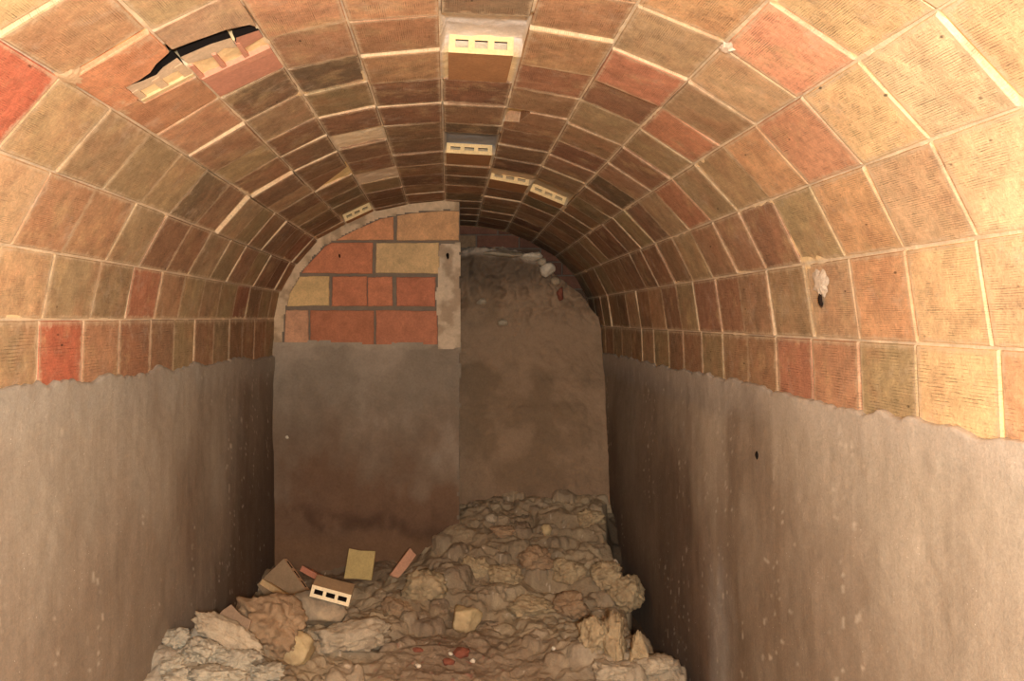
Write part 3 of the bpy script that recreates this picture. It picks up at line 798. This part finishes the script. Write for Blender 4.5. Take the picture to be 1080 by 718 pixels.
pl = [(186, 676, 34, 24), (212, 690, 44, 26), (182, 702, 40, 22), (246, 700, 46, 24), (226, 712, 60, 24), (272, 711, 50, 20), (192, 716, 40, 16)]
pn = ['grey plaster lump touching the left wall, highest of the spill', 'grey plaster lump below the tilted sandy slab', 'flat grey plaster lump low against the left wall',
      'grey plaster lump right of the one under the sandy slab', 'broad grey plaster lump at the very front of the left spill', 'low grey plaster lump in front of the large brown clod', 'small grey plaster lump at the front corner by the left wall']
for i, ((x, y, w, h), lb) in enumerate(zip(pl, pn)): rock('plaster_lump', x, y, w, h, R_PLST, lb, 'lump', seed=40 + i, rough=.75, facets=5, sink=.5, sub=5, group='grey plaster lumps by the left wall')
cl = [(650, 672, 30, 56, R_HEAP, 'tall pale clod standing at the right edge of the heap'), (674, 684, 24, 46, R_HEAP, 'narrow upright clod beside the dark trench'),
      (628, 668, 34, 40, R_HEAP, 'rounded clod left of the tall pale clod'), (640, 604, 36, 30, R_HEAP, 'clod overhanging the trench halfway up the right edge'),
      (600, 600, 40, 28, R_HEAP, 'broad clod on the slope in front of the earth bank'), (566, 588, 34, 24, R_CLOD, 'brown clod in the middle of the slope'),
      (534, 606, 36, 26, R_HEAP, 'clod on the slope right of the partition edge'), (500, 598, 30, 24, R_HEAP, 'pale clod near the foot of the partition edge'),
      (448, 618, 48, 40, R_HEAP, 'large clod right of the upright grey shard'), (420, 640, 36, 26, R_CLOD, 'brown clod right of the small hollow brick'),
      (664, 640, 40, 34, R_HEAP, 'round clod above the tall pale clod'), (560, 640, 46, 22, R_HEAP, 'low clod right of the yellow stone'), (606, 640, 42, 26, R_CLOD, 'brown clod behind the rounded clod at the right'),
      (646, 706, 50, 24, R_PALE, 'pale rough lump low at the front right of the heap'), (696, 712, 50, 18, R_PALE, 'pale crumbly lump closest to the right wall'), (622, 548, 30, 20, R_HEAP, 'clod at the top right where heap meets bank'), (530, 560, 26, 14, R_CLOD, 'small brown clod high on the slope near the partition')]
for i, (x, y, w, h, m, lb) in enumerate(cl): rock('earth_clod', x, y, w, h, m, lb, 'clod', seed=70 + i, rough=.55, facets=4, sink=.6, sub=5, group='large clods on the heap')
ch = [(519, 554, 14, 10, R_PALE, 'pale pebble on the slope just below the earth bank', 'pebble'), (576, 560, 12, 12, R_YEL, 'small cream pebble high on the slope', 'pebble'),
      (649, 588, 7, 8, R_WHITE, 'white chip on the right rim of the heap', 'chip'), (499, 697, 7, 5, R_WHITE, 'white chip beside the red brick crumb', 'chip'), (584, 684, 5, 5, R_WHITE, 'tiny white chip on the bare earth right of the yellow stone', 'chip'),
      (441, 703, 7, 5, R_WHITE, 'white chip on the earth near the front left of the red crumbs', 'chip'), (487, 690, 22, 11, R_RED, 'bright red brick crumb on the bare earth', 'crumb'), (441, 687, 12, 5, R_RED, 'small orange red brick crumb left of the larger one', 'crumb'), (472, 700, 16, 6, R_RED, 'dull red brick crumb in front of the brighter one', 'crumb'), (475, 690, 6, 4, R_WHITE, 'tiny white chip touching the red brick crumb', 'chip')]
for i, (x, y, w, h, m, lb, ct) in enumerate(ch): rock({'pebble': 'pebble', 'chip': 'white_chip', 'crumb': 'brick_crumb'}[ct], x, y, w, h, m, lb, ct, seed=110 + i, rough=.45, facets=6, sink=.35, sub=3, y=4.3 if i == 2 else None)

for i, (x, y, w, h, m, lb) in enumerate([(532, 268, 44, 9, R_PALE, 'pale mortar lump lying along the top of the earth bank'), (561, 270, 22, 11, R_WHITE, 'whitish mortar lump right of the long one on the bank top'), (578, 284, 18, 17, R_WHITE, 'whitish stone under the vault on the bank shoulder'),
        (572, 276, 12, 9, R_PALE, 'small pale stone above the whitish one on the bank shoulder'), (591, 309, 9, 16, R_RED, 'orange brick bit stuck in the right shoulder of the bank'), (508, 318, 12, 8, R_PALE, 'pale chip in the bank face beside the partition'), (530, 340, 12, 8, R_PALE, 'pale chip low in the dark upper bank face'), (585, 296, 12, 10, R_GREY, 'grey stone below the whitish one on the bank shoulder')]):
    sw = w / F * 5.3 / 2; sh = h / F * 5.3 / 2
    me = rock_mesh(300 + i, (sw, sw * .8 + .01, sh), .3, 6, 3); me.materials.append(m)
    o = bpy.data.objects.new('mortar_lump' if m is not R_RED else 'brick_crumb', me); C.objects.link(o)
    o.location = ((x - VX) / F * 5.33, 5.335, (VY - y) / F * 5.33 + CZ); tag(o, lb, 'stone' if m is not R_RED else 'crumb')
def place_block(name, bm, body, endc, loc, X, Y, label, cat):
    """X: width direction, Y: extrusion direction"""
    X = Vector(X).normalized(); Y = Vector(Y); Y = (Y - X * Y.dot(X)).normalized(); Z = X.cross(Y)
    o = link(clay_mesh(bm, name, body, endc), name, M_CLAY)
    o.matrix_world = Matrix.Translation(Vector(loc)) @ Matrix((X, Y, Z)).transposed().to_4x4()
    return tag(o, label, cat)
def wp(px, py, y): return Vector(((px - VX) / F * y, y, (VY - py) / F * y + CZ))
# small hollow brick end on the rounded stone
a, b = wp(328, 622.5, YS), wp(369, 633.5, YS)
bm = hollow_block(.12, (b - a).length, .050, 3, .014, .015)
place_block('hollow_brick', bm, (176, 146, 108), (248, 226, 182), (a + b) / 2, b - a, (.08, 1, .02), 'small hollow brick with three open cells resting on the rounded grey stone', 'brick')
# broad hollow tile leaning on the left wall, its celled end to the right
bm = hollow_block(.19, .20, .040, 3, .016, .012)
place_block('hollow_tile', bm, (166, 138, 104), (206, 164, 122), (wp(301, 593, 4.2) + wp(325, 618, 4.1)) / 2, (.115, -.07, -.12), (-.15, .03, -.06), 'brown hollow tile leaning against the left wall with its celled end showing', 'tile')
def shard(name, p0, p1, wid, thick, col, label, cat, up=(0, .6, .8), seed=1, sq=False):
    """flat broken tile piece whose long edge runs p0 -> p1"""
    X = (p1 - p0); L = X.length; X.normalize(); U = Vector(up); U = (U - X * U.dot(X)).normalized(); N = X.cross(U)
    r = random.Random(seed); bm = bmesh.new()
    prof_ = [(0, 0), (L * .5, r.uniform(-.004, .004)), (L, 0), (L * r.uniform(.93, 1.0), wid * .5), (L * r.uniform(.80, .98), wid * r.uniform(.85, 1.05)), (L * .5, wid * r.uniform(.9, 1.05)), (L * r.uniform(.02, .15), wid * r.uniform(.85, 1.0)), (L * r.uniform(0, .05), wid * .5)]
    if sq: prof_ = [(0, 0), (L * .5, .003), (L, 0), (L * 1.03, wid * .5), (L * 1.05, wid), (L * .5, wid * .98), (L * .08, wid * 1.03), (L * .04, wid * .5)]
    top = [bm.verts.new(p0 + X * u + U * v + N * thick / 2) for u, v in prof_]; bot = [bm.verts.new(p0 + X * u + U * v - N * thick / 2) for u, v in prof_]
    bm.faces.new(top); bm.faces.new(bot[::-1]); n = len(prof_)
    for i in range(n): j = (i + 1) % n; bm.faces.new([top[j], top[i], bot[i], bot[j]])
    bmesh.ops.recalc_face_normals(bm, faces=bm.faces)
    bmesh.ops.bevel(bm, geom=list(bm.edges), offset=.002, segments=1, affect='EDGES')
    cen = sum((v.co for v in bm.verts), Vector()) / len(bm.verts)
    for v in bm.verts: v.co -= cen
    me = bpy.data.meshes.new(name); bm.to_mesh(me); bm.free()
    ca = me.color_attributes.new('col', 'FLOAT_COLOR', 'POINT'); ca.data.foreach_set('color', np.tile(np.array(srgb(*col), np.float32), len(me.vertices)))
    o = link(me, name, M_CLAY); o.location = cen
    return tag(o, label, cat)
shard('tile_fragment', wp(275, 613, 4.0), wp(303, 631, 3.86), .06, .028, (224, 188, 134), 'cream edged tile fragment under the leaning hollow tile', 'fragment', up=(0, .95, -.3), seed=2)
shard('tile_fragment', wp(317, 599, 4.18), wp(350, 617, 4.05), .07, .028, (214, 138, 104), 'pink tile fragment lying between the leaning tile and the small hollow brick', 'fragment', up=(0, .95, -.28), seed=4)
shard('brick_fragment', wp(363, 610, 4.22), wp(392, 612, 4.22), .145, .04, (190, 166, 106), 'yellow brick fragment standing in front of the partition', 'fragment', up=(.04, .3, 1), seed=7, sq=True)
shard('tile_fragment', wp(228, 652, 3.02), wp(256, 676, 2.96), .07, .012, (150, 124, 98), 'thin dark tile fragment with pale edge behind the sandy slab', 'fragment', up=(.45, .3, .5), seed=9)
shard('tile_fragment', wp(411, 606, 4.1), wp(432, 578, 4.2), .05, .020, (196, 146, 114), 'slim pinkish shard standing slanted left of the large clod', 'fragment', up=(.8, .2, -.3), seed=11)
# two small things on the partition
me = rock_mesh(5, (.012, .008, .010), .2, 5, 2); o = link(me, 'white_chip', R_WHITE); p = wp(303, 461, YB - .018); o.location = p
tag(o, 'white chip stuck on the grey render of the partition', 'chip')

def blob(name, row, s, y, rs, ry, d, mat, parent, label, seed=0, col=(232, 214, 190)):
    r = random.Random(seed); mbb = MB(); n = 22; L = rowlen(row)
    ring = [(s + math.cos(t) * rs * k, y + math.sin(t) * ry * k) for t, k in ((6.283 * i / n, r.uniform(.7, 1.15)) for i in range(n))]
    cen = vp(row, s, y, d + .002); c = srgb(*col)
    for i in range(n):
        a, b = ring[i], ring[(i + 1) % n]
        am, bm_ = ((a[0] + s) / 2, (a[1] + y) / 2), ((b[0] + s) / 2, (b[1] + y) / 2)
        mbb.poly([vp(row, *a, d - .004), vp(row, *b, d - .004), vp(row, *bm_, d + .0015), vp(row, *am, d + .0015)], c)
        mbb.poly([vp(row, *am, d + .0015), vp(row, *bm_, d + .0015), cen], c)
    o = link(mbb.mesh(name, True), name, mat, parent)
    if label: o['label'] = label
blob('lime_patch', 1, .74, 2.16, .20, .05, .004, M_MORTAR, ceiling, 'whitish lime patch on a lower right tile', 3, (220, 202, 178))
blob('chip_mark', 1, .50, 2.165, .10, .012, .006, M_MORTAR, ceiling, 'dark gouge below the lime patch', 5, (40, 30, 24))
blob('lime_patch', 4, .95, 1.74, .09, .03, .005, M_MORTAR, ceiling, 'pale lump of mortar over a joint of the right haunch', 7, (220, 200, 176))
blob('lime_patch', 11, .93, 1.62, .14, .06, .003, M_MORTAR, ceiling, 'pale mortar smear on the left haunch', 9, (208, 176, 138))
def pit(loc, sx, sz, parent, name='nail_hole', ny=True):
    me = rock_mesh(3, (sx, .004, sz) if ny else (.004, sx, sz), .1, 3, 2); o = link(me, name, mat_rock('dark_hole', (24, 17, 12), (34, 25, 18)), parent); o.location = loc
pit(wp(472, 270, YB - .012), .010, .020, part); pit(wp(358, 270, YB - .002), .006, .012, part, 'brick_chip')
pit((.988, .988 * F / (798 - VX), (VY - 480) / F * .988 * F / (798 - VX) + CZ), .010, .014, wr, 'wall_pit', False)

# ------------------------------------------------------------------ light, world, camera
def lamp(name, kind, loc, e, size, col):
    L = bpy.data.lights.new(name, kind); L.energy = e; L.color = col
    L.shadow_soft_size = size
    o = bpy.data.objects.new(name, L); C.objects.link(o); o.location = loc; return o
lamp('camera_flash', 'POINT', (.06, -.30, CZ + .05), 310, .05, (1.0, .955, .90))
w = bpy.data.worlds.new('world'); bpy.context.scene.world = w; w.use_nodes = True
w.node_tree.nodes['Background'].inputs[0].default_value = (.9, .8, .7, 1); w.node_tree.nodes['Background'].inputs[1].default_value = .12

cam = bpy.data.cameras.new('camera'); co = bpy.data.objects.new('camera', cam); C.objects.link(co)
co.location = (0, 0, CZ); co.rotation_euler = (math.pi / 2, 0, 0)
cam.sensor_width = 36; cam.sensor_fit = 'HORIZONTAL'; cam.lens = F / 1080 * 36
cam.shift_x = (540 - VX) / 1080; cam.shift_y = -(359 - VY) / 1080
cam.clip_start = .02
bpy.context.scene.camera = co
vs = bpy.context.scene.view_settings
vs.view_transform = 'Standard'; vs.look = 'None'; vs.exposure = 0.0; vs.gamma = 1.0
